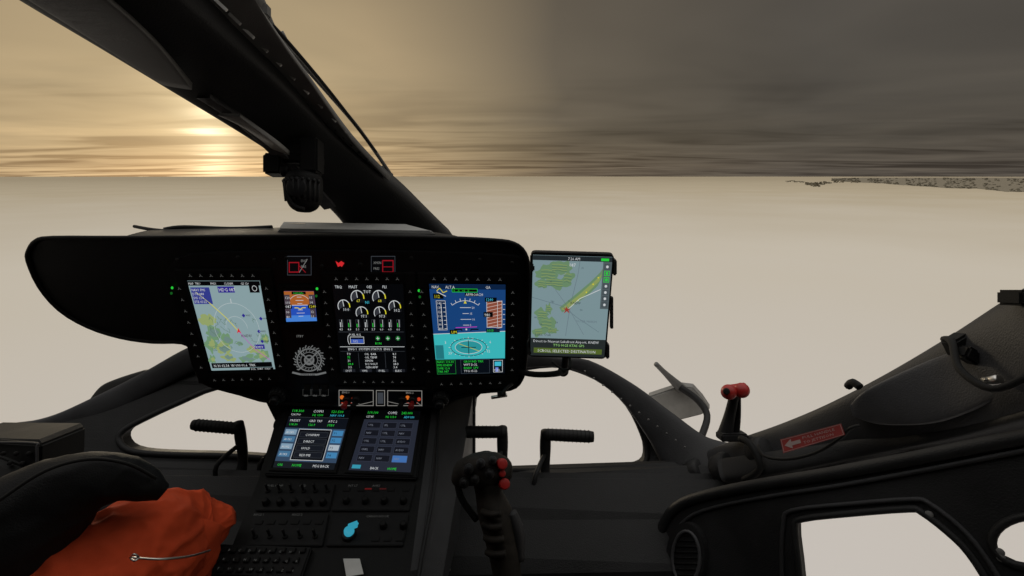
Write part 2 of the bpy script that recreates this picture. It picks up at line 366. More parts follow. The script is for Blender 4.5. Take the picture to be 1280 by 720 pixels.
for i in range(7): f.line([(15.5,21+5*i),(19,21+5*i)],.6,W_,4); f.text(8,22.4+5*i,4,str(140-10*i),W_,4)
f.rect(4,10,17,16,BLK,3); f.text(5,15,5,'112',YEL,4); f.line([(9,7),(13,4),(17,9),(22,7)],.9,YEL,4); f.line([(9,8),(20,13)],.9,W_,4)
f.rect(71,18,91,50,glow((140,78,60)),2)
for i in range(9): f.line([(71,22+i*4),(91,18+i*4)],.5,glow((215,190,180)),3)
f.frame(71,18,91,50,.6,W_,4); f.line([(85,18),(85,50)],.5,W_,4)
f.rect(69,14,84,19,BLK,5); f.text(70,18,4.8,'1240',CYN,6); f.rect(67,31,79,37,BLK,5); f.text(68,36,5,'980',W_,6)
f.rect(70,51,88,56,glow((20,30,50)),5); f.text(71,55,4.4,'1013',GRN,6)
for i in range(5): f.line([(92,22+6*i),(94.5,22+6*i)],.7,W_,4)
f.arc(44,46,28,-125,-55,.6,W_,3)
for i in range(-3,4):
    a=math.radians(-90+i*12); f.line([(44+28*math.cos(a),46+28*math.sin(a)),(44+31*math.cos(a),46+31*math.sin(a))],.7,W_,3)
for i,y in enumerate((26,33,40,47,64)):
    w=(7,4,7,4,5)[i]; f.line([(44-w,y),(44+w,y)],.6,W_,3); f.text(44+w+1,y+1.4,3.6,str((20,15,10,5,5)[i]),W_,3)
f.line([(28,52),(38,52),(38,54)],1.4,BLK,5); f.line([(60,52),(50,52),(50,54)],1.4,BLK,5); f.rect(43,51,45,53,W_,5)
f.poly([(44,17.5),(46,21),(42,21)],YEL,5); f.line([(30,50),(58,49)],.8,MAG,4)
f.text(24,57,4.8,'LIM',YEL,5); f.rect(22,52.5,32,58,BLK,4)
DK=glow((16,70,76))
f.arc(46,75,24,0,360,.9,DK,4,48,ry=11.5); f.arc(46,75,18,0,360,.6,W_,4,40,ry=8.5)
f.disc(46,75,18,glow((44,150,156)),3,ry=8.5)
for i in range(24):
    a=2*math.pi*i/24; f.line([(46+24*math.cos(a),75+11.5*math.sin(a)),(46+(27 if i%3==0 else 25.5)*math.cos(a),75+(13.4 if i%3==0 else 12.4)*math.sin(a))],.6,W_,4)
f.line([(46,66),(46,84)],.9,BLK,5); f.line([(36,75),(56,75)],.9,BLK,5); f.line([(33,70),(60,80)],.8,glow((180,190,80)),5)
for x,y,t in ((14,70,'3'),(18,84,'33'),(70,82,'12'),(74,70,'6')): f.text(x,y,5,t,W_,5)
f.rect(1,72,12,90,glow((35,120,128)),3)
f.rect(0,91,95,112,glow((8,14,22)),2)
for i,t in enumerate(('NAV1 110.30','FMS KNEW','DME 12.4','TRK 087')): f.text(1.5,95.5+4.4*i,4.2,t,GRN,4)
f.frame(0.5,91.5,27,111,.5,glow((30,140,50)),3)
for i,t in enumerate(('GROUND TRK','WPT D-32','RNAV  LPV','TTG 05:22')): f.text(38,95.5+4.4*i,4.2,t,GRN if i%2==0 else W_,4)
f.frame(34,91.5,74,111,.5,glow((60,70,80)),3); f.frame(79,93,92,110,.6,W_,3); f.rect(81,95,90,101,CYN,4); f.rect(82,103,86,109,glow((120,140,220)),4); f.text(80,108,4,'FUEL',W_,5)
o.done()
# ---------------------------------------------------------------- tablet
tb=Obj('tablet_computer')
def TP(u,v): return S(u,v,1/(1.16-.0009*(v-315)))
tq=[(664,315),(768,318),(757,449),(661,446)]
tc=[TP(*p) for p in tq]; tn=(tc[1]-tc[0]).cross(tc[3]-tc[0]).normalized()
if tn.dot(EYE-tc[0])<0: tn=-tn
def rr(q,r,k=4):
    out=[]
    for i in range(4):
        p=q[i]; a=q[i-1]; b=q[(i+1)%4]; da=(a-p).normalized()*r; db=(b-p).normalized()*r
        for j in range(k+1):
            t=j/k; out.append((p+da)*(1-t)**2+p*2*t*(1-t)+(p+db)*t*t)
    return out
tb.slab([rr(tc,.009)],-tn*.011,BLACK,.002)
cc=sum(tc,Vector())/4
f=Face(tb,[cc+(p-cc)*.955 for p in tc],100,126,.0006)
f.rect(0,0,100,126,glow((124,147,152)),0)
G1=glow((106,138,104)); G2=glow((140,156,92)); G3=glow((86,114,88))
for i,(x,y,a,b) in enumerate(((20,22,15,9),(34,14,16,7),(28,32,18,7),(12,34,7,6),(45,26,8,9),(14,72,9,7),(20,84,11,10),(10,95,8,5),(28,92,9,4),(22,64,4,6))):
    f.poly(blob(x,y,a,b,i+50,30,.7),G1,1)
    for j in range(6): f.line([(x-a*.6,y-b*.55+j*b*.22),(x-a*.1,y-b*.62+j*b*.22+.8*math.sin(j)),(x+a*.3,y-b*.5+j*b*.22),(x+a*.6,y-b*.45+j*b*.2)],.6,G3 if j%2 else G2,2)
f.poly([(36,62),(46,54),(60,42),(74,30),(86,18),(90,12),(90,22),(84,34),(72,46),(58,56),(48,64),(40,68)],G1,1)
f.poly([(38,64),(60,46),(82,26),(88,20),(86,28),(66,48),(44,65)],G2,2)
f.line([(46,65),(62,50),(88,38)],.8,W_,3); f.line([(60,0),(58,20),(50,60),(46,98)],.6,glow((100,115,125)),2)
f.line([(0,50),(40,60),(60,74),(90,92)],.5,glow((92,110,120)),2); f.line([(30,40),(48,62),(70,96)],.5,glow((100,115,125)),2)
for x,y in ((84,24),(78,32),(70,42),(60,52)): f.disc(x,y,.9,YEL,3)
f.poly([(45,60),(47,63),(51,62),(48,65),(50,69),(46,66),(42,69),(44,65),(41,62),(44,63)],glow((150,60,50)),4)
f.text(50,57,4.5,'KNEW',glow((30,40,45)),4); f.text(5,99,5.5,'Lake Oak',glow((70,85,90)),4); f.text(58,80,4.2,'OUTER MARSH',glow((100,115,125)),3)
for i in range(9): f.text(random.uniform(2,70),random.uniform(12,92),3.2,str(random.randint(2,60)),glow((60,75,85)),4)
f.rect(0,0,100,5.5,glow((35,42,46)),3); f.text(44,4.5,4.5,'7:26 AM',W_,4); f.rect(86,1.5,96,4.5,GRN,4)
f.text(46,12,5.5,'087',W_,4)
f.rect(89,5.5,100,62,glow((82,94,98)),3)
for i in range(7):
    f.frame(91,8+i*7.6,98,14+i*7.6,.7,(GRN if i in(1,2) else DGR),4); f.disc(94.5,11+i*7.6,1.6,W_ if i not in(1,2) else GRN,4)
f.rect(0,102,100,126,glow((38,44,44)),3)
f.text(3,107.5,4.8,'Direct to Nearest Lakefront Airport, KNEW',W_,4); f.text(30,112.5,4.6,'TTG 00:25 KTAS GPS',glow((150,210,120)),4)
f.rect(4,115,96,122,glow((84,102,42)),4); f.text(9,120.5,5.2,'SCROLL SELECTED DESTINATION',W_,5)
for a,b in (((663,330),(668,330)),((659,436),(664,436)),((766,335),(771,335)),((757,440),(762,440))):
    tb.box(TP((a[0]+b[0])/2,a[1])-tn*.006,RT*.004,UP*.014,tn*.007,RUB,.002)
tb.box(TP(765,392)-tn*.005,RT*.003,UP*.03,tn*.004,BLACK,.001)
tb.cyl(TP(712,425)-tn*.012,TP(712,425)-tn*.05,.022,RUB)
tb.tube([TP(712,425)-tn*.045,S(706,455,1.0),S(700,466,1.05),S(668,468,1.13),S(640,462,1.16)],.007,BLACK)
tb.tube([TP(712,447)-tn*.006,S(713,460,.93),S(702,461,.97),S(690,452,1.0)],.0025,RUB,n=8)
tb.ball(S(704,464,1.05),.012,BLACK)
tb.done()
lk=Obj('latch')
lk.box(S(627,492,1.12),RT*.010,UP*.005,FW*.006,DARKTRIM,.001); lk.cyl(S(614,497,1.12),S(634,494,1.12),.004,STEEL); lk.tube([S(640,480,1.14),S(632,486,1.12),S(627,494,1.11)],.004,BLACK,n=8); lk.done()
# ---------------------------------------------------------------- centre console
def cd(v): return 1/(.80+.00143*(v-515))
def CP(u,v): return S(u,v,cd(v))
con=Obj('center_console')
cn=(CP(540,520)-CP(360,520)).cross(CP(360,590)-CP(360,520)).normalized()
if cn.dot(EYE-CP(450,550))<0: cn=-cn
con.slab([[CP(350,506),CP(548,510),CP(544,600),CP(524,690),CP(530,830),CP(240,830),CP(286,690),CP(322,600)]],Vector((0,.06,-.45)),BLACK,.004)
lq=[(366,515),(440,517),(419,592),(343,589)]; rq=[(460,517),(526,518),(514,595),(437,592)]
con.slab([[CP(*p)+cn*.012 for p in ((358,509),(534,511),(522,602),(332,597))]],-cn*.0115,PANEL,.003)
for q in (lq,rq):
    c=[CP(*p) for p in q]; cc=sum(c,Vector())/4
    con.slab([[cc+(p-cc)*1.1+cn*.016 for p in c],[cc+(p-cc)*1.02+cn*.016 for p in c]],-cn*.0035,BLACK,.001)
f=Face(con,[CP(*p) for p in lq],100,100,.0132); f.rect(0,0,100,100,BLK,0)
for x,t,m in ((2,'118.300',GRN),(38,'COM1',W_),(68,'121.500',GRN),): f.text(x,6.5,6.4,t,m,2)
for x,t,m in ((2,'124.700',W_),(38,'SQ 1200',GRN),(68,'NAV 110.3',CYN)): f.text(x,13,5.2,t,m,2)
f.line([(0,16),(100,16)],.6,DGR,2)
f.rect(0,17,100,34,glow((14,18,26)),1)
for i in range(3): f.text(4+i*32,24,5.4,('PRESET','GRD TRF','ATC 2')[i],W_,2); f.text(4+i*32,31,5.4,('118.30','126.9','STBY')[i],GRN,2)
f.rect(0,35,100,90,glow((52,72,96)),1)
f.rect(24,37,78,88,glow((10,12,18)),2); f.frame(24,37,78,88,.8,W_,3)
for i,t in enumerate(('CONFIRM','DIRECT','HOLD','RESUME')): f.rect(28,42+i*11,74,51+i*11,glow((22,25,33)),3); f.text(37,48.8+i*11,5.2,t,W_,4); f.frame(28,42+i*11,74,51+i*11,.5,DGR,4)
for i in range(4):
    f.rect(2,38+i*12,21,47+i*12,glow((70,115,150)) if i%2 else glow((130,158,180)),2); f.text(4,45+i*12,5,'AUX%d'%i,W_,3)
    f.rect(81,38+i*12,98,47+i*12,glow((66,130,178)) if i!=2 else glow((170,182,192)),2); f.text(83,45+i*12,5.5,'P%d'%(i+1),BLK,3)
f.rect(0,90,100,100,glow((20,24,30)),2); f.text(6,97.5,5.5,'ON',GRN,3); f.text(30,97.5,5.5,'HOME',GRN,3); f.text(64,97.5,5.5,'MSG BACK',W_,3)
f=Face(con,[CP(*p) for p in rq],100,100,.0132); f.rect(0,0,100,100,glow((38,42,54)),0)
f.rect(0,0,100,17,BLK,1)
for x,t,m in ((2,'119.100',GRN),(40,'COM2',W_),(66,'243.000',GRN)): f.text(x,7,6.4,t,m,2)
for x,t,m in ((2,'127.85',W_),(38,'N2 113.0',GRN),(72,'ADF 350',CYN)): f.text(x,14,5.2,t,m,2)
for r in range(5):
    for c in range(3):
        x0,y0=8+c*29,22+r*13.5; hot=(r==4 and c==2)
        f.rect(x0,y0,x0+25,y0+10.5,glow((20,22,30)) if not hot else glow((66,112,176)),1); f.frame(x0,y0,x0+25,y0+10.5,.4,glow((66,70,86)),2)
        f.text(x0+3,y0+7,4.4,random.choice(('AUDIO','RADIO','NAV','XPDR','TCAS','WX','FPL','CHKL','UTIL')),glow((120,125,136)),3)
f.rect(4,92,18,97.5,glow((55,150,175)),2); f.text(34,98,5.2,'BACK',W_,2); f.text(62,98,5.2,'HOME',GRN,2)
def row(u0,u1,v,n,kind):
    for i in range(n):
        u=u0+(u1-u0)*i/max(1,n-1); c=CP(u,v)+cn*.004
        if kind=='k': con.cyl(c,c+cn*.016,.008,BLACK,.0065,n=14)
        elif kind=='b': con.box(c,RT*.008,cn.cross(RT)*.005,cn*.004,BLACK,.001)
        else: con.cyl(c,c+cn*.006,.005,BLACK,n=10); con.cyl(c+cn*.006,c+cn*.022+UP*.004,.0022,BEZEL,.003,n=8)
for (a,b,c,d) in ((330,420,606,640),(425,520,606,640),(318,412,644,684),(418,512,644,684)):
    con.slab([[CP(a,c)+cn*.006,CP(b,c)+cn*.006,CP(b-8,d)+cn*.006,CP(a-10,d)+cn*.006]],-cn*.007,PANEL,.0015)
row(336,410,616,6,'t'); row(334,405,631,5,'k'); row(434,508,614,5,'b'); row(434,505,629,4,'k'); row(325,400,655,6,'b'); row(320,395,673,5,'t'); row(480,505,660,2,'k'); row(470,500,676,3,'b')
f=Face(con,[CP(318,600),CP(524,600),CP(510,690),CP(290,690)],206,90,.0068)
for x,y,t in ((20,12,'FUEL PUMP'),(60,12,'HYD'),(120,12,'INT LT'),(150,12,'AHRS'),(14,50,'AVCS 1'),(60,50,'AVCS 2'),(150,52,'CARGO HOOK')): f.text(x,y,4.0,t,DIM,1)
f.rect(138,14,150,16,glow((90,18,18)),1); f.rect(158,14,168,16,glow((60,18,18)),1)
con.slab([[CP(*p)+cn*.014 for p in ((276,684),(392,688),(378,728),(250,724))]],-cn*.013,PANEL,.003)
for r in range(3):
    for i in range(9): con.box(CP(283-8*r+i*12.2,693+r*12)+cn*.016,RT*.0058,cn.cross(RT)*.005,cn*.003,BLACK,.001)
f=Face(con,[CP(276,684),CP(392,688),CP(378,728),CP(250,724)],116,42,.0195)
for r in range(3):
    for i in range(9): f.text(7+i*12.2,11.5+r*12,4.0,'ABCDEFGHIJKLMNOPQRSTUVWXYZ0'[r*9+i],DIM,1)
ck=[S(549,511,1.24),S(592,489,1.4),S(594,588,1.5),S(560,720,1.12),S(540,800,.85),S(524,720,.915),S(538,600,1.08)]
con.slab([ck],Vector((-.02,0,0)),TRIM,.002)
for a,b in ((0,1),(1,2),(0,6),(2,3),(5,6),(3,4)):
    for t in (.15,.38,.62,.85):
        p=ck[a].lerp(ck[b],t); cc=(ck[0]+ck[2]+ck[3])/3; p=p.lerp(cc,.12); con.cyl(p,p+Vector((.006,-.003,0)),.004,GREY,n=10)
con.tube([S(549,511,1.235),S(544,600,1.07),S(528,690,.94),S(520,740,.88)],.004,DARKTRIM,n=8)
con.tube([S(592,489,1.39),S(592,590,1.44)],.006,TRIM2,n=8)
con.slab([[S(250,440,1.36),S(650,440,1.36),S(594,500,1.4),S(592,520,1.4),S(345,530,1.36),S(330,500,1.36)]],Vector((0,.1,-.02)),BLACK,.004)
con.done()
kb=Obj('illuminated_knob')
LB=glow((50,150,175),.9); c=CP(437,671)+cn*.008
kb.cyl(c-cn*.004,c+cn*.006,.014,BEZEL); kb.cyl(c+cn*.006,c+cn*.016+RT*.004,.009,LB,.0105); kb.box(c+cn*.022+RT*.012+UP*.006,(RT*.9+UP*.35)*.013,UP*.006,cn*.005,LB,.003)
kb.done()
lb=Obj('label_card'); lb.slab([[CP(430,701)+cn*.009,CP(451,702)+cn*.012,CP(456,722)+cn*.014,CP(434,724)+cn*.009]],-cn*.002,WHITEP,.0005); lb.done()
# ---------------------------------------------------------------- airframe
af=Obj('helicopter_airframe')
post=[(-230,-160,.5,130,-160,.52),(-60,-62,.58,185,-62,.6),(40,0,.66,245,0,.68),(125,52,.74,300,50,.76),(205,102,.83,352,98,.85),(340,190,1.0,420,168,1.02),(385,232,1.12,474,215,1.14),(424,270,1.25,522,255,1.26),(452,310,1.35,570,300,1.36)]
af.loft(post,.13,.05,DARKTRIM,k=6,n=16,pw=.5)
af.loft([(-150,-120,.485,20,-120,.485),(-30,-42,.56,76,-42,.555),(32,-2,.61,135,0,.605),(118,52,.70,198,58,.69),(203,106,.785,240,112,.78)],.02,.012,FLANGE,k=5)
af.loft([(245,122,.83,262,122,.83),(300,158,.89,318,160,.89),(350,205,.975,368,205,.975),(405,262,1.13,420,258,1.13)],.05,.01,TRIM2,k=4)
af.loft([(272,144,.855,300,146,.852),(305,160,.885,345,180,.885),(340,186,.935,362,194,.94)],.02,.008,PLATE,k=4)
af.loft([(120,-130,.62,262,-130,.62),(180,-62,.66,292,-62,.66),(238,0,.725,320,0,.725),(296,50,.795,356,58,.795),(348,98,.885,392,108,.885),(408,160,1.02,440,176,1.02),(466,210,1.15,486,226,1.15)],.02,.012,FLANGE,k=5)
for i in range(10):
    t=i/9; u=276+t*158; v=6+t*160; d=.72+.29*t
    af.box(S(u,v,d-.012),(RT*.70+FW*.3-UP*.66)*.010*(1-.25*t),(RT*.66+UP*.75)*.0024,FW*.002,PLATE if i%2 else WHITEP,.0005)
for i in range(22):
    t=i/21; u=254+t*205; v=2+t*198; d=.718+.37*t
    af.cyl(S(u,v,d-.008),S(u,v,d-.013),.003,RUB,n=8)
PQ=Face(af,[S(28,-14,.575),S(120,-14,.58),S(190,56,.655),S(130,56,.66)],100,60,.002)
for i in range(8): PQ.text(6,8+6.5*i,4.4,random.choice(('AIRSPEED LIMITATIONS VNE KIAS PA','MAX GROSS MASS 3700 KG','ALT 0 2000 4000 6000 8000','OAT -40 -20 0 20 40','ROTOR BRAKE USE BELOW 50')),PRINT,1)
def nd(u,v): return 1.62-.00022*abs(u-560)-.0009*(v-440)+(0 if u<840 else -(u-840)*.0012)
outer=smooth2([(-420,590),(-200,556),(0,533),(60,523),(120,497),(180,467),(240,432),(330,400),(640,400),(690,446),(738,452),(790,480),(838,516),(885,549),(930,566),(970,600),(970,760),(600,800),(300,800),(-420,800)],3)
h1=smooth2([(150,549),(158,536),(190,519),(225,503),(272,484),(310,488),(350,500),(370,540),(365,575),(330,572),(280,569),(200,567),(162,562)],3)
h2=smooth2([(575,470),(640,462),(690,456),(722,462),(755,478),(784,505),(802,540),(808,565),(803,580),(780,585),(740,586),(690,587),(640,588),(575,588)],3)
lp=[[S(u,v,nd(u,v)) for u,v in L] for L in (outer,h1,h2)]
af.slab(lp,Vector((0,.04,-.01)),DARKTRIM,.004)
for L in (lp[1],lp[2]): af.tube([p-FW*.004 for p in L],.009,DARKTRIM,n=10,k=1,closed=True)
af.loft([(-300,560,1.3,-300,610,1.3),(-120,545,1.36,-120,585,1.36),(0,531,1.42,0,562,1.42),(60,521,1.44,62,548,1.44),(120,495,1.47,130,525,1.47),(180,465,1.5,192,492,1.5),(240,432,1.52,250,462,1.52),(320,400,1.54,330,430,1.54)],.22,.03,TRIM,k=6)
af.loft([(640,440,1.5,640,462,1.5),(700,447,1.5,690,458,1.5),(738,451,1.5,727,466,1.5),(790,479,1.47,772,496,1.47),(838,514,1.43,808,545,1.43),(885,547,1.38,835,590,1.38),(935,560,1.32,880,610,1.3)],.2,.03,TRIM,k=6)
for i in range(12):
    t=i/11; u=735+t*125; v=458+t*95; af.ball(S(u-4,v+6,1.415-t*.07),.003,GREY)
af.loft([(112,500,1.75,122,508,1.75),(128,482,1.75,150,502,1.75),(150,472,1.75,190,490,1.75),(182,462,1.75,240,462,1.75)],.2,.02,DARKTRIM,k=5)
rail=[(862,574,1.40,864,606,1.36),(905,556,1.31,935,604,1.22),(985,527,1.17,1020,592,1.10),(1065,490,1.04,1110,570,.99),(1180,427,.90,1200,545,.88),(1290,362,.77,1300,520,.75),(1440,285,.62,1440,480,.60)]
af.loft(rail,.22,.05,TRIM,k=7,n=18,pw=.55)
af.loft([(1063,506,.985,1066,520,.98),(1085,486,.955,1100,530,.95),(1150,455,.90,1160,530,.885),(1200,436,.85,1210,516,.83),(1290,398,.75,1295,478,.735),(1420,340,.62,1420,430,.61)],.10,.03,TRIM2,k=6,n=16,pw=.4)
af.loft([(900,575,1.25,905,603,1.2),(960,566,1.15,985,592,1.09),(1060,550,1.03,1080,572,1.0),(1180,525,.90,1200,548,.86),(1300,496,.755,1300,520,.73)],.25,.02,DARKTRIM,k=6)
af.loft([(850,585,1.42,850,680,1.36),(905,580,1.32,910,670,1.24),(1000,570,1.17,1010,640,1.08),(1110,545,1.05,1120,625,.98),(1200,515,.95,1210,605,.90),(1300,480,.83,1300,585,.79),(1440,440,.70,1440,560,.66)],.03,.02,DARKTRIM,k=5)
for u,v,d,r in ((868,590,1.34,.034),(905,585,1.27,.04),(950,565,1.19,.036)):
    af.cyl(S(u-8,v+6,d),S(u+10,v-4,d-.03),r,DARKTRIM)
af.tube([S(925,548,1.18),S(938,556,1.15),S(950,585,1.12),S(930,600,1.15)],.008,BLACK,n=8)
def dd(u,v): return 1/(.87+(u-835)*.00123+(v-650)*.0003)
D=lambda u,v: S(u,v,dd(u,v))
do=smooth2([(834,800),(822,700),(828,660),(846,634),(880,620),(950,606),(1040,592),(1150,572),(1290,545),(1480,512),(1480,700),(1480,860),(1100,880),(860,870)],3)
w1=smooth2([(994,660),(1002,649),(1060,642),(1135,636),(1152,640),(1185,665),(1212,692),(1238,735),(1250,790),(1200,820),(1030,820),(1006,760),(998,700)],3)
w2=[(1292+52*math.cos(a*math.pi/14),677+32*math.sin(a*math.pi/14)) for a in range(28)]
dn=(D(1200,650)-D(900,650)).cross(D(900,750)-D(900,650)).normalized()
if dn.dot(EYE-D(1000,650))<0: dn=-dn
dl=[[D(*p) for p in L] for L in (do,w1,w2)]
af.slab(dl,-dn*.03,DARKTRIM,.005)
for L,r in ((dl[0],.012),(dl[1],.006),(dl[2],.006)): af.tube([p+dn*.001 for p in L],r,DARKTRIM,n=10,k=1,closed=True)
w1b=smooth2([(980,655),(990,638),(1060,630),(1140,624),(1162,629),(1200,658),(1228,690),(1254,735),(1265,800),(1180,840),(1020,840),(984,760),(978,700)],3)
af.tube([D(*p)+dn*.003 for p in w1b],.004,TRIM,n=8,k=1,closed=True)
do2=[(p[0]+14,p[1]+14) for p in do]; af.tube([D(*p)+dn*.003 for p in do2[6:30]],.004,TRIM,n=8,k=1)
for u,v in ((1162,643),(1250,690),(1252,697),):
    af.cyl(D(u,v),D(u,v)+dn*.006,.006,GREY,n=12)
vent=Obj('door_air_vent')
ov=[D(862+24*math.cos(a*math.pi/16),694+42*math.sin(a*math.pi/16)) for a in range(32)]
vent.slab([[p+dn*.018 for p in ov]],-dn*.02,DARKTRIM,.004)
ov2=[D(864+17*math.cos(a*math.pi/16),696+33*math.sin(a*math.pi/16))+dn*.02 for a in range(32)]
vent.tube(ov2,.004,TRIM2,n=8,k=1,closed=True)
for i in range(9):
    v=668+i*7; w=15*math.sqrt(max(.05,1-((v-696)/33)**2)); vent.tube([D(864-w,v)+dn*.019,D(864+w,v)+dn*.019],.0018,BLACK,n=6)
vent.done()
def slabw(x0,x1,y0,y1,z0,z1,m):
    c=Vector(((x0+x1)/2,(y0+y1)/2,60+(z0+z1)/2)); af.box(c,Vector(((x1-x0)/2,0,0)),Vector((0,(y1-y0)/2,0)),Vector((0,0,(z1-z0)/2)),m,.004)
slabw(-1.7,.60,-1.3,1.30,-1.06,-1.0,BLACK)
slabw(-1.7,1.0,-1.3,.30,.42,.50,TRIM)  # roof, rear and sides: unseen cabin shell added to block outside light
slabw(-1.7,1.0,-1.36,-1.30,-1.06,.50,BLACK)
slabw(-1.76,-1.70,-1.3,.25,-1.06,.50,TRIM)
slabw(.96,1.02,-1.3,-.1,-1.06,.50,TRIM)
slabw(-1.75,-1.70,.25,1.2,-1.06,-.62,TRIM)
af.done()
hd=Obj('door_latch')
hd.box(S(1198,432,.85),(RT+UP*.6)*.014,(UP-RT*.5)*.016,FW*.015,BLACK,.004); hd.box(S(1218,448,.82),(RT-UP*.6)*.022,(UP+RT*.5)*.010,FW*.012,BLACK,.004)
hd.cyl(S(1232,478,.77),S(1250,474,.75),.008,STEEL); hd.box(S(1240,476,.765),RT*.016,UP*.005,FW*.005,STEEL,.002)
hd.tube([S(1180,424,.87),S(1190,428,.84),S(1200,462,.8),S(1240,486,.75),S(1285,470,.72)],.006,RUB,n=8)
hd.done()
hd=Obj('map_pocket_strap'); hd.tube([S(1060,483,1.0),S(1066,478,.985),S(1075,484,.97)],.008,BLACK,n=8); hd.box(S(1276,372,.74),RT*.02,UP*.012,FW*.02,RUB,.004); hd.done()
cb=Obj('cable'); cb.tube([S(948,556,1.12),S(956,570,1.09),S(985,574,1.04),S(1020,566,1.0),S(1050,548,.965),S(1062,536,.94),S(1075,532,.93)],.0035,RUB,n=8); cb.done()
pl=Obj('warning_placard')
q=[S(976,549,1.035),S(1052,529,.955),S(1057,543,.95),S(980,566,1.03)]
RDL=surf('placard_red',(.36,.06,.055),.5,60,.25,0)
f=Face(pl,q,80,22,.004); pl.slab([[p+f.N*.0035 for p in q]],-f.N*.003,DARKTRIM,0)
PK=surf('placard_print',(.5,.38,.36),.6,60,.15,0)
f.rect(0,0,80,22,RDL,0); f.frame(1,1,79,21,.6,PK,1); f.poly([(4,11),(14,3),(14,8),(26,8),(26,14),(14,14),(14,19)],PK,1)
f.text(29,9,6.5,'PULL HANDLE',PK,1); f.text(29,17,6.5,'TO JETTISON',PK,1); pl.done()
lv=Obj('emergency_release_lever')
lv.tube([S(905,548,1.25),S(912,520,1.24),S(918,494,1.22)],[.02,.014,.012],DARKTRIM,n=12); lv.tube([S(918,545,1.25),S(922,520,1.24),S(922,494,1.22)],[.012,.008,.008],BLACK,n=10)
lv.cyl(S(905,490,1.21),S(934,486,1.19),.016,REDP); lv.ball(S(927,488,1.19),.019,REDP); lv.ball(S(911,490,1.19),.019,REDP)
lv.cyl(S(908,489,1.17),S(908,489,1.19),.008,BLACK); lv.box(S(915,545,1.24),RT*.035,UP*.01,FW*.02,DARKTRIM,.004)
lv.done()
mr=Obj('rear_view_mirror')
mr.slab([[S(*p,2.1) for p in ((808,497),(850,483),(866,485),(878,498),(888,513),(876,519),(848,526),(826,515))]],Vector((.02,.05,0)),PLATE,.006)
mr.tube([S(820,455,2.0),S(832,467,2.05),S(852,486,2.1)],[.01,.012,.022],GREY,n=10); mr.tube([S(850,484,2.08),S(872,500,2.05),S(884,520,2.0),S(876,548,1.9)],.014,DARKTRIM,n=8); mr.done()
cp=Obj('magnetic_compass')
cp.box(S(368,200,.98),RT*.055,UP*.010,FW*.02,BLACK,.004); cp.box(S(345,207,.97),RT*.018,UP*.02,FW*.02,BLACK,.004); cp.box(S(390,196,.97),RT*.018,UP*.035,FW*.02,BLACK,.004)
c=S(380,236,.97)
cp.tube([c+UP*.032,c+UP*.025,c+UP*.005,c-UP*.02,c-UP*.038,c-UP*.046],[.024,.034,.036,.034,.026,.014],BLACK,n=24,k=4)
for i in range(9):
    cp.tube([c+UP*(.012)+(RT*math.cos(a)-FW*math.sin(a))*.037 for a in (math.pi*(.1+.09*i),math.pi*(.14+.09*i))],.004,DARKTRIM,n=6,k=2)
    cp.tube([c+UP*(.012-.04*t)+(RT*math.cos(a)-FW*math.sin(a))*(.037-.004*t) for a,t in ((math.pi*(.1+.09*i),0),(math.pi*(.1+.09*i),1))],.003,DARKTRIM,n=6,k=2)
cp.cyl(c-FW*.03-UP*.004,c-FW*.037-UP*.004,.02,BEZEL)
cp.tube([S(362,222,.96),S(358,238,.94),S(366,256,.94),S(380,262,.94)],.005,BLACK,n=8); cp.cyl(S(352,214,.96),S(362,214,.96),.012,BLACK)
cp.done()
wp=Obj('windshield_wiper')
wp.tube([S(300,-40,.86),S(318,0,.9),S(333,30,.93),S(345,46,.95)],[.02,.018,.014,.01],GREY,n=10)
wp.box(S(322,14,.91),RT*.022,UP*.012,FW*.01,GREY,.003)
wp.tube([S(338,34,.94),S(405,110,1.1),S(450,163,1.22),S(487,216,1.34)],[.0075,.0055,.005,.005],GREY,n=8)
wp.tube([S(330,20,.92),S(368,62,.97),S(418,122,1.1),S(470,190,1.27)],[.004]*4,RUB,n=8)
wp.tube([S(350,40,.97),S(366,70,1.0)],.007,GREY,n=8)
wp.box(S(483,215,1.34),(RT*.75-UP*.65)*.02,(RT*.65+UP*.75)*.008,FW*.006,GREY,.002); wp.done()
def pedal(u0,u1,v0,v1,pu,d,m):
    o=Obj('rudder_pedal'); a=S(u0,v0,d); b=S(u1,v1,d)
    o.tube([a,a.lerp(b,.08),a.lerp(b,.92),b],[.012,.0155,.0155,.012],m,n=14,k=2)
    for t in [i/12 for i in range(1,12)]: p=a.lerp(b,t); o.tube([p-(b-a)*.004,p+(b-a)*.004],.0172,RUB,n=14,k=1)
    p=S(pu,(v0+v1)/2,d); o.tube([p+UP*.012,p-UP*.03+FW*.01,p-UP*.11+FW*.02,p-UP*.2-FW*.03],[.013,.015,.013,.018],m,n=12)
    o.box(p-UP*.15-FW*.0,RT*.03,UP*.012,FW*.02,m,.004); o.tube([p-UP*.05+FW*.01,p-UP*.09-FW*.05-RT*.03,p-UP*.16-FW*.03-RT*.035],.006,m,n=8)
    o.done()
pedal(242,302,531,536,298,1.32,BLACK); pedal(345,380,530,534,350,1.36,BLACK)
pedal(574,632,540,540,628,1.28,DARKTRIM); pedal(680,741,543,546,682,1.28,DARKTRIM)
cy=Obj('cyclic_stick'); d0=.86
GRIP=surf('grip_rubber',(.018,.015,.012),.6,220,.65,.4)
def cdisp(x,t,a): return .0022*noise.noise(x*55)
cy.tube([S(608,598,d0),S(612,618,d0),S(620,645,d0-.01),S(626,672,d0-.015),S(632,705,d0-.02),S(640,760,d0-.02),S(648,830,d0)],[.024,.025,.030,.028,.025,.022,.021],GRIP,n=24,disp=cdisp)
cy.tube([S(640,640,d0-.02),S(648,665,d0-.02),S(650,700,d0-.02)],[.008,.011,.008],TRIM,n=10)
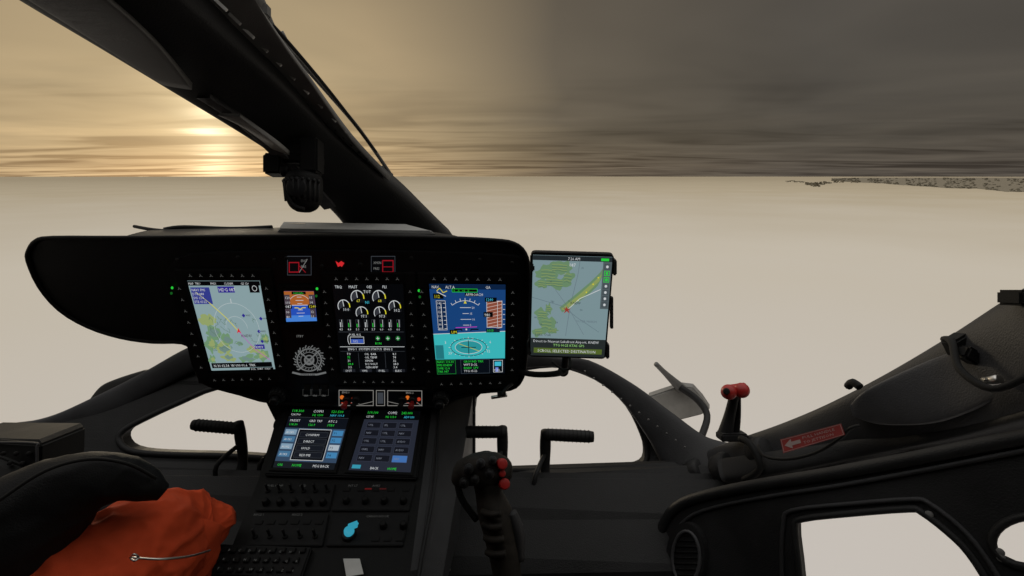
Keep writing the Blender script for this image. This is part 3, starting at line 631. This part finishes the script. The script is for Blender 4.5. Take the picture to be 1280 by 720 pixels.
for i,v in enumerate((640,656,672,690)): cy.tube([S(603+i*2,v,d0-.03),S(612+i*2,v+3,d0-.045),S(626+i*2,v+2,d0-.048)],.006,GRIP,n=8)
cy.tube([S(574,600,d0+.01),S(584,590,d0),S(604,586,d0-.005),S(623,588,d0),S(632,593,d0+.01)],[.016,.025,.030,.027,.016],GRIP,n=22,disp=cdisp)
cy.tube([S(596,574,d0+.02),S(610,572,d0+.01),S(626,578,d0+.01)],[.011,.012,.009],DARKTRIM,n=14)
for u,v,r,m in ((586,587,.009,DARKTRIM),(601,580,.008,TRIM),(612,593,.009,DARKTRIM),(594,600,.008,DARKTRIM),(580,604,.009,BLACK),(616,576,.007,TRIM)):
    cy.cyl(S(u,v,d0-.02),S(u,v-1,d0-.04),r,m); cy.cyl(S(u,v-1,d0-.04),S(u,v-1,d0-.046),r*.55,BEZEL)
for u,v in ((626,580),(629,605)): cy.cyl(S(u,v,d0-.015),S(u+2,v,d0-.036),.0095,REDP)
cy.cyl(S(627,592,d0-.02),S(628,592,d0-.034),.006,REDP)
cy.tube([S(572,606,d0),S(578,625,d0),S(596,650,d0)],.006,RUB,n=8)
cy.done()
# ---------------------------------------------------------------- orange bag resting on the left seat
SUIT=surf('orange_fabric',(.56,.068,.022),.88,50,.22,.6,bscale=900,spec=.12)
SLV=surf('seat_leather',(.0065,.0065,.007),.65,50,.3,.4,bscale=500,spec=.15)
def wr(amp,sc,seed=0):
    def f(x,t,a):
        q=Vector((x.x*sc*.6+seed,x.y*sc*.6,x.z*sc*1.4)); n1=noise.noise(q); n2=1-abs(noise.noise(q*1.7+Vector((3,1,7))))*2; n3=1-abs(noise.noise(q*3.6))*2
        return amp*(n1*1.3+.7*n2*n2+.3*n3*n3-.3)+amp*.12*noise.noise(x*sc*6)
    return f
bag=Obj('survival_bag')
bag.tube([S(-60,960,.60),S(20,850,.66),S(90,775,.73),(S(148,722,.80)),S(196,682,.86),S(234,660,.91),S(266,652,.94),S(292,642,.955)],[.12,.118,.115,.112,.098,.073,.045,.014],SUIT,n=120,k=16,disp=wr(.011,12))
bag.tube([S(244,655,.91),S(228,690,.88),S(205,740,.86),S(190,830,.83)],[.050,.058,.06,.06],SUIT,n=60,k=8,disp=wr(.008,14,3))
bag.tube([S(165,697,.68),S(200,699,.69),S(238,695,.735),S(262,688,.80)],.0016,STEEL,n=6)
bag.tube([S(163,697,.675),S(168,693,.67),S(173,697,.675),S(168,701,.67)],.0015,STEEL,n=6,closed=True)
bag.done()
st_=Obj('pilot_seat')
st_.tube([S(-260,900,.62),S(-150,800,.66),S(-60,728,.69),S(0,682,.71),S(58,634,.73),S(112,604,.745),S(153,599,.765),S(184,606,.78),S(204,616,.79)],[.11,.105,.098,.088,.070,.047,.034,.026,.012],SLV,n=60,k=10,disp=wr(.0035,14,5))
st_.tube([S(-60,672,.63),S(0,625,.66),S(58,588,.69),S(112,574,.72),S(160,580,.74),S(195,598,.765)],.0025,RUB,n=8)
st_.tube([S(-300,900,.8),S(-150,860,.8),S(0,840,.8),S(120,860,.82)],[.12,.13,.13,.10],SLV,n=40,k=8)
st_.done()
sc=Obj('circuit_breaker_panel')
sc.slab([[S(-60,548,1.2),S(0,549,1.18),S(46,550,1.15),S(51,556,1.14),S(50,590,1.13),S(40,604,1.1),S(-60,640,1.08)]],Vector((0,.12,-.02)),BLACK,.006)
sc.tube([S(-20,553,1.165),S(42,554,1.14),S(46,560,1.13),S(45,588,1.12),S(36,598,1.10),S(-20,612,1.08)],.003,TRIM,n=8)
for i in range(5): sc.cyl(S(4+i*8,567+i%2*12,1.14),S(4+i*8,567+i%2*12,1.12),.005,BLACK)
sc.done()
# ---------------------------------------------------------------- outside world
def gp(u,v):
    d=S(u,v,1)-EYE; return EYE+d*(-60/d.z)
g=Obj('ground'); R=60000
n=48; vs=[Vector((0,0,0))]+[Vector((R*math.cos(2*math.pi*i/n),R*math.sin(2*math.pi*i/n),0)) for i in range(n)]
gm=bpy.data.materials.new('snow_fog_painted_haze'); gm.use_nodes=True; nt=gm.node_tree; N=nt.nodes; L=nt.links; b=N['Principled BSDF']
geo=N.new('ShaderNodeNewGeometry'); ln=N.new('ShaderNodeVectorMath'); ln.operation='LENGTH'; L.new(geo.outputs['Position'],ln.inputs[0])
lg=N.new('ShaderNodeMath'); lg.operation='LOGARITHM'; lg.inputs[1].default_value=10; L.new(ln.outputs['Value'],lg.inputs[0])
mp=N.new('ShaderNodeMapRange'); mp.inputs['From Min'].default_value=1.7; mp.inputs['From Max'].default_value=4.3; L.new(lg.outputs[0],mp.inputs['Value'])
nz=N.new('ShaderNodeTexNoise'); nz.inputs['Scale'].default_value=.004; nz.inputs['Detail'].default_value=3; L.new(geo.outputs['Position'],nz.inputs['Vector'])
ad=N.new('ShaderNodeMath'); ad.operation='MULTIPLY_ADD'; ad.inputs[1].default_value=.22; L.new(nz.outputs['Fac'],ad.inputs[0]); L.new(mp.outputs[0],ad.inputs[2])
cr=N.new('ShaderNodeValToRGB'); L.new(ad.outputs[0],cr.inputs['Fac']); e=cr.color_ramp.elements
e[0].position=.1; e[0].color=(.76,.73,.72,1); e[1].position=1; e[1].color=(.43,.365,.26,1)  # paler near, tan far: distance haze painted into the base colour
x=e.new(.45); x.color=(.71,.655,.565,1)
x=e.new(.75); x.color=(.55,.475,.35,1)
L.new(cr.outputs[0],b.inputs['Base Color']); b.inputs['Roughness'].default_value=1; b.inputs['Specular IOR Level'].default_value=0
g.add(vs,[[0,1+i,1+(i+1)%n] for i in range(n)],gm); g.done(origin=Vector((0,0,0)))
LAND=surf('distant_land',(.235,.205,.155),.9,1,.25,0,spec=0); FOL=surf('distant_foliage',(.185,.165,.125),.9,.05,.4,0,spec=0)
t=Obj('distant_trees'); near=[]; far=[]
def edge(u): return 226+14*max(0,(u-1050)/230)**.9+1.6*noise.noise(Vector((u*.025,0,0)))+.7*noise.noise(Vector((u*.13,4,0)))
us=[1040+i*4 for i in range(110)]
for u in us: near.append(gp(u,edge(u))+Vector((0,0,.5))); far.append(gp(u,222.0+.8*(1040+40-min(u,1080))/40)+Vector((0,0,.5)))
m=len(near); t.add(near+far,[[i,i+1,m+i+1,m+i] for i in range(m-1)],LAND)
def clump(p,r,h):
    a0=random.random()*6; vs=[p+Vector((r*math.cos(a0+q*1.05)*random.uniform(.6,1.1),r*math.sin(a0+q*1.05)*random.uniform(.6,1.1),h*random.uniform(0,.5))) for q in range(6)]+[p+Vector((r*.7*math.cos(a0+q*1.05+.5)*random.uniform(.5,1.1),r*.7*math.sin(a0+q*1.05+.5),h*random.uniform(.7,1.1))) for q in range(6)]
    t.add(vs,[[q,(q+1)%6,6+(q+1)%6,6+q] for q in range(6)]+[[6,7,8,9,10,11]],FOL)
for i in range(1500):
    k=random.random()*(m-2); j=int(k); p=near[j].lerp(near[j+1],k-j); p=p.lerp(far[j],random.random()**3*.5)
    if noise.noise(Vector((k*.25,2,0)))<-.15: continue
    r=(p-EYE).length/FL*random.uniform(.6,1.6); clump(p,r,r*random.uniform(.3,.9))
for u,v,h in ((988,227,1.2),(1000,228,.8),(1012,231,3),(1019,233,3.5),(1026,231,3),(1034,229,2),(1048,228,2),(1070,228,1.5)):
    for q in range(16):
        p=gp(u+random.uniform(-6,6),v+random.uniform(-1,1)); r=(p-EYE).length/FL*random.uniform(.8,1.6); clump(p,r,r*random.uniform(.4,1)*h*.8)
t.done()
# ---------------------------------------------------------------- sky (world) and sun
sd=(S(268,186,1)-EYE).normalized()
sun_el=math.asin(sd.z); sun_az=math.atan2(sd.x,sd.y)
w=bpy.data.worlds.new('World'); scene.world=w; w.use_nodes=True; nt=w.node_tree; N=nt.nodes; L=nt.links; N.clear()
def math_(op,a,b=None,c=None,clamp=False):
    n=N.new('ShaderNodeMath'); n.operation=op; n.use_clamp=clamp
    for i,x in enumerate((a,b,c)):
        if x is None: continue
        if isinstance(x,(int,float)): n.inputs[i].default_value=x
        else: L.new(x,n.inputs[i])
    return n.outputs[0]
def mix(fac,a,b,bt='MIX'):
    n=N.new('ShaderNodeMix'); n.data_type='RGBA'; n.blend_type=bt; n.clamp_factor=True
    for k,x in ((0,fac),(6,a),(7,b)):
        if isinstance(x,(int,float)): n.inputs[k].default_value=x
        elif isinstance(x,tuple): n.inputs[k].default_value=(*x,1)
        else: L.new(x,n.inputs[k])
    return n.outputs[2]
def ramp(x,els):
    r=N.new('ShaderNodeValToRGB'); L.new(x,r.inputs[0]); e=r.color_ramp.elements; e[0].position=els[0][0]; e[0].color=(*els[0][1],1); e[1].position=els[-1][0]; e[1].color=(*els[-1][1],1)
    for p,c in els[1:-1]: q=e.new(p); q.color=(*c,1)
    return r.outputs[0]
tc=N.new('ShaderNodeTexCoord'); nm=N.new('ShaderNodeVectorMath'); nm.operation='NORMALIZE'; L.new(tc.outputs['Generated'],nm.inputs[0])
sp=N.new('ShaderNodeSeparateXYZ'); L.new(nm.outputs[0],sp.inputs[0]); X,Y,Z=sp.outputs
dt=N.new('ShaderNodeVectorMath'); dt.operation='DOT_PRODUCT'; L.new(nm.outputs[0],dt.inputs[0]); dt.inputs[1].default_value=sd
dot=dt.outputs['Value']; ang=math_('DIVIDE',math_('ARCCOSINE',math_('MINIMUM',dot,1.0)),math.pi)
zz=math_('ADD',math_('MAXIMUM',Z,0.0),.035)
cx=math_('DIVIDE',X,zz); cyy=math_('DIVIDE',Y,zz)
cv=N.new('ShaderNodeCombineXYZ'); L.new(cx,cv.inputs[0]); L.new(cyy,cv.inputs[1])
def cn_(scale,detail,dist,off,sx=1,sy=1):
    mpn=N.new('ShaderNodeMapping'); mpn.inputs['Location'].default_value=(off,off*.7,0); mpn.inputs['Scale'].default_value=(sx,sy,1); L.new(cv.outputs[0],mpn.inputs['Vector'])
    n=N.new('ShaderNodeTexNoise'); n.inputs['Scale'].default_value=scale; n.inputs['Detail'].default_value=detail; n.inputs['Distortion'].default_value=dist; L.new(mpn.outputs[0],n.inputs['Vector']); return n.outputs['Fac']
n1=cn_(.42,3,.5,3.1,1.0,.8); n2=cn_(.52,3,1.0,9.4,.36,1)
base=ramp(math_('ADD',ang,math_('MULTIPLY',math_('SUBTRACT',n1,.5),.08)),[(0,(.66,.52,.31)),(.055,(.47,.37,.22)),(.11,(.39,.30,.18)),(.155,(.26,.205,.13)),(.21,(.118,.098,.073)),(.34,(.078,.069,.059)),(1,(.045,.042,.04))])
band=ramp(n2,[(.38,(.42,.41,.42)),(.46,(.78,.77,.77)),(.54,(1.0,1.0,1.0)),(.66,(1.2,1.18,1.15))])
lowmask=math_('SUBTRACT',1,math_('MINIMUM',math_('DIVIDE',math_('MAXIMUM',Z,0),.19),1))
sky=mix(math_('ADD',math_('MULTIPLY',lowmask,.85),.06),base,mix(1.0,base,band,'MULTIPLY'))
big=ramp(n1,[(.33,(.74,.73,.73)),(.67,(1.2,1.17,1.12))])
sky=mix(.8,sky,mix(1.0,sky,big,'MULTIPLY'))
hz=math_('EXPONENT',math_('MULTIPLY',math_('MAXIMUM',Z,0),-22)); sky=mix(math_('MULTIPLY',hz,.5),sky,mix(1.0,sky,(1.4,1.38,1.34),'MULTIPLY'))
hx=(sd.x,sd.y); hl=math.hypot(*hx); s_=(sd.x/hl,sd.y/hl)
lat=math_('ADD',math_('MULTIPLY',X,s_[1]),math_('MULTIPLY',Y,-s_[0])); front=math_('GREATER_THAN',math_('ADD',math_('MULTIPLY',X,s_[0]),math_('MULTIPLY',Y,s_[1])),0)
def gauss(x,c,wd):
    q=math_('DIVIDE',math_('SUBTRACT',x,c),wd); return math_('EXPONENT',math_('MULTIPLY',math_('MULTIPLY',q,q),-1))
lat2=math_('ADD',lat,math_('MULTIPLY',math_('SUBTRACT',n2,.5),.07))
core=math_('MULTIPLY',math_('MULTIPLY',gauss(lat2,0,.030),gauss(Z,sd.z+.018,.062)),front)
halo=math_('MULTIPLY',math_('MULTIPLY',gauss(lat,-.01,.065),gauss(Z,sd.z+.06,.12)),front)
core=math_('MULTIPLY',core,ramp(n2,[(.42,(.15,.15,.15)),(.56,(1,1,1))]))
sky=mix(1.0,sky,mix(core,(0,0,0),(.85,.76,.52)),'ADD'); sky=mix(1.0,sky,mix(halo,(0,0,0),(.17,.145,.085)),'ADD')
zen=ramp(Z,[(.36,(0,0,0)),(.8,(1,1,1))]); sky=mix(zen,sky,(1.08,1.05,1.0))
bg=N.new('ShaderNodeBackground'); L.new(sky,bg.inputs[0]); bg.inputs[1].default_value=1
st=N.new('ShaderNodeTexSky'); st.sky_type='NISHITA'; st.sun_disc=False; st.sun_elevation=max(sun_el,.02); st.sun_rotation=sun_az
bg2=N.new('ShaderNodeBackground'); L.new(st.outputs[0],bg2.inputs[0]); bg2.inputs[1].default_value=.004
ads=N.new('ShaderNodeAddShader'); L.new(bg.outputs[0],ads.inputs[0]); L.new(bg2.outputs[0],ads.inputs[1])
out=N.new('ShaderNodeOutputWorld'); L.new(ads.outputs[0],out.inputs[0])
sl=bpy.data.lights.new('sun','SUN'); sl.energy=.8; sl.angle=math.radians(10); sl.color=(1,.85,.62)
so=bpy.data.objects.new('sun',sl); so.rotation_euler=sd.to_track_quat('Z','Y').to_euler(); so.location=(0,0,100); scene.collection.objects.link(so)
cam=bpy.data.cameras.new('camera'); cam.sensor_width=36; cam.lens=36*FL/1280; cam.clip_start=.02; cam.clip_end=200000
co=bpy.data.objects.new('camera',cam); co.location=EYE; co.rotation_euler=(math.pi/2-PITCH,0,0); scene.collection.objects.link(co); scene.camera=co
scene.view_settings.view_transform='Standard'; scene.view_settings.look='None'; scene.view_settings.exposure=0
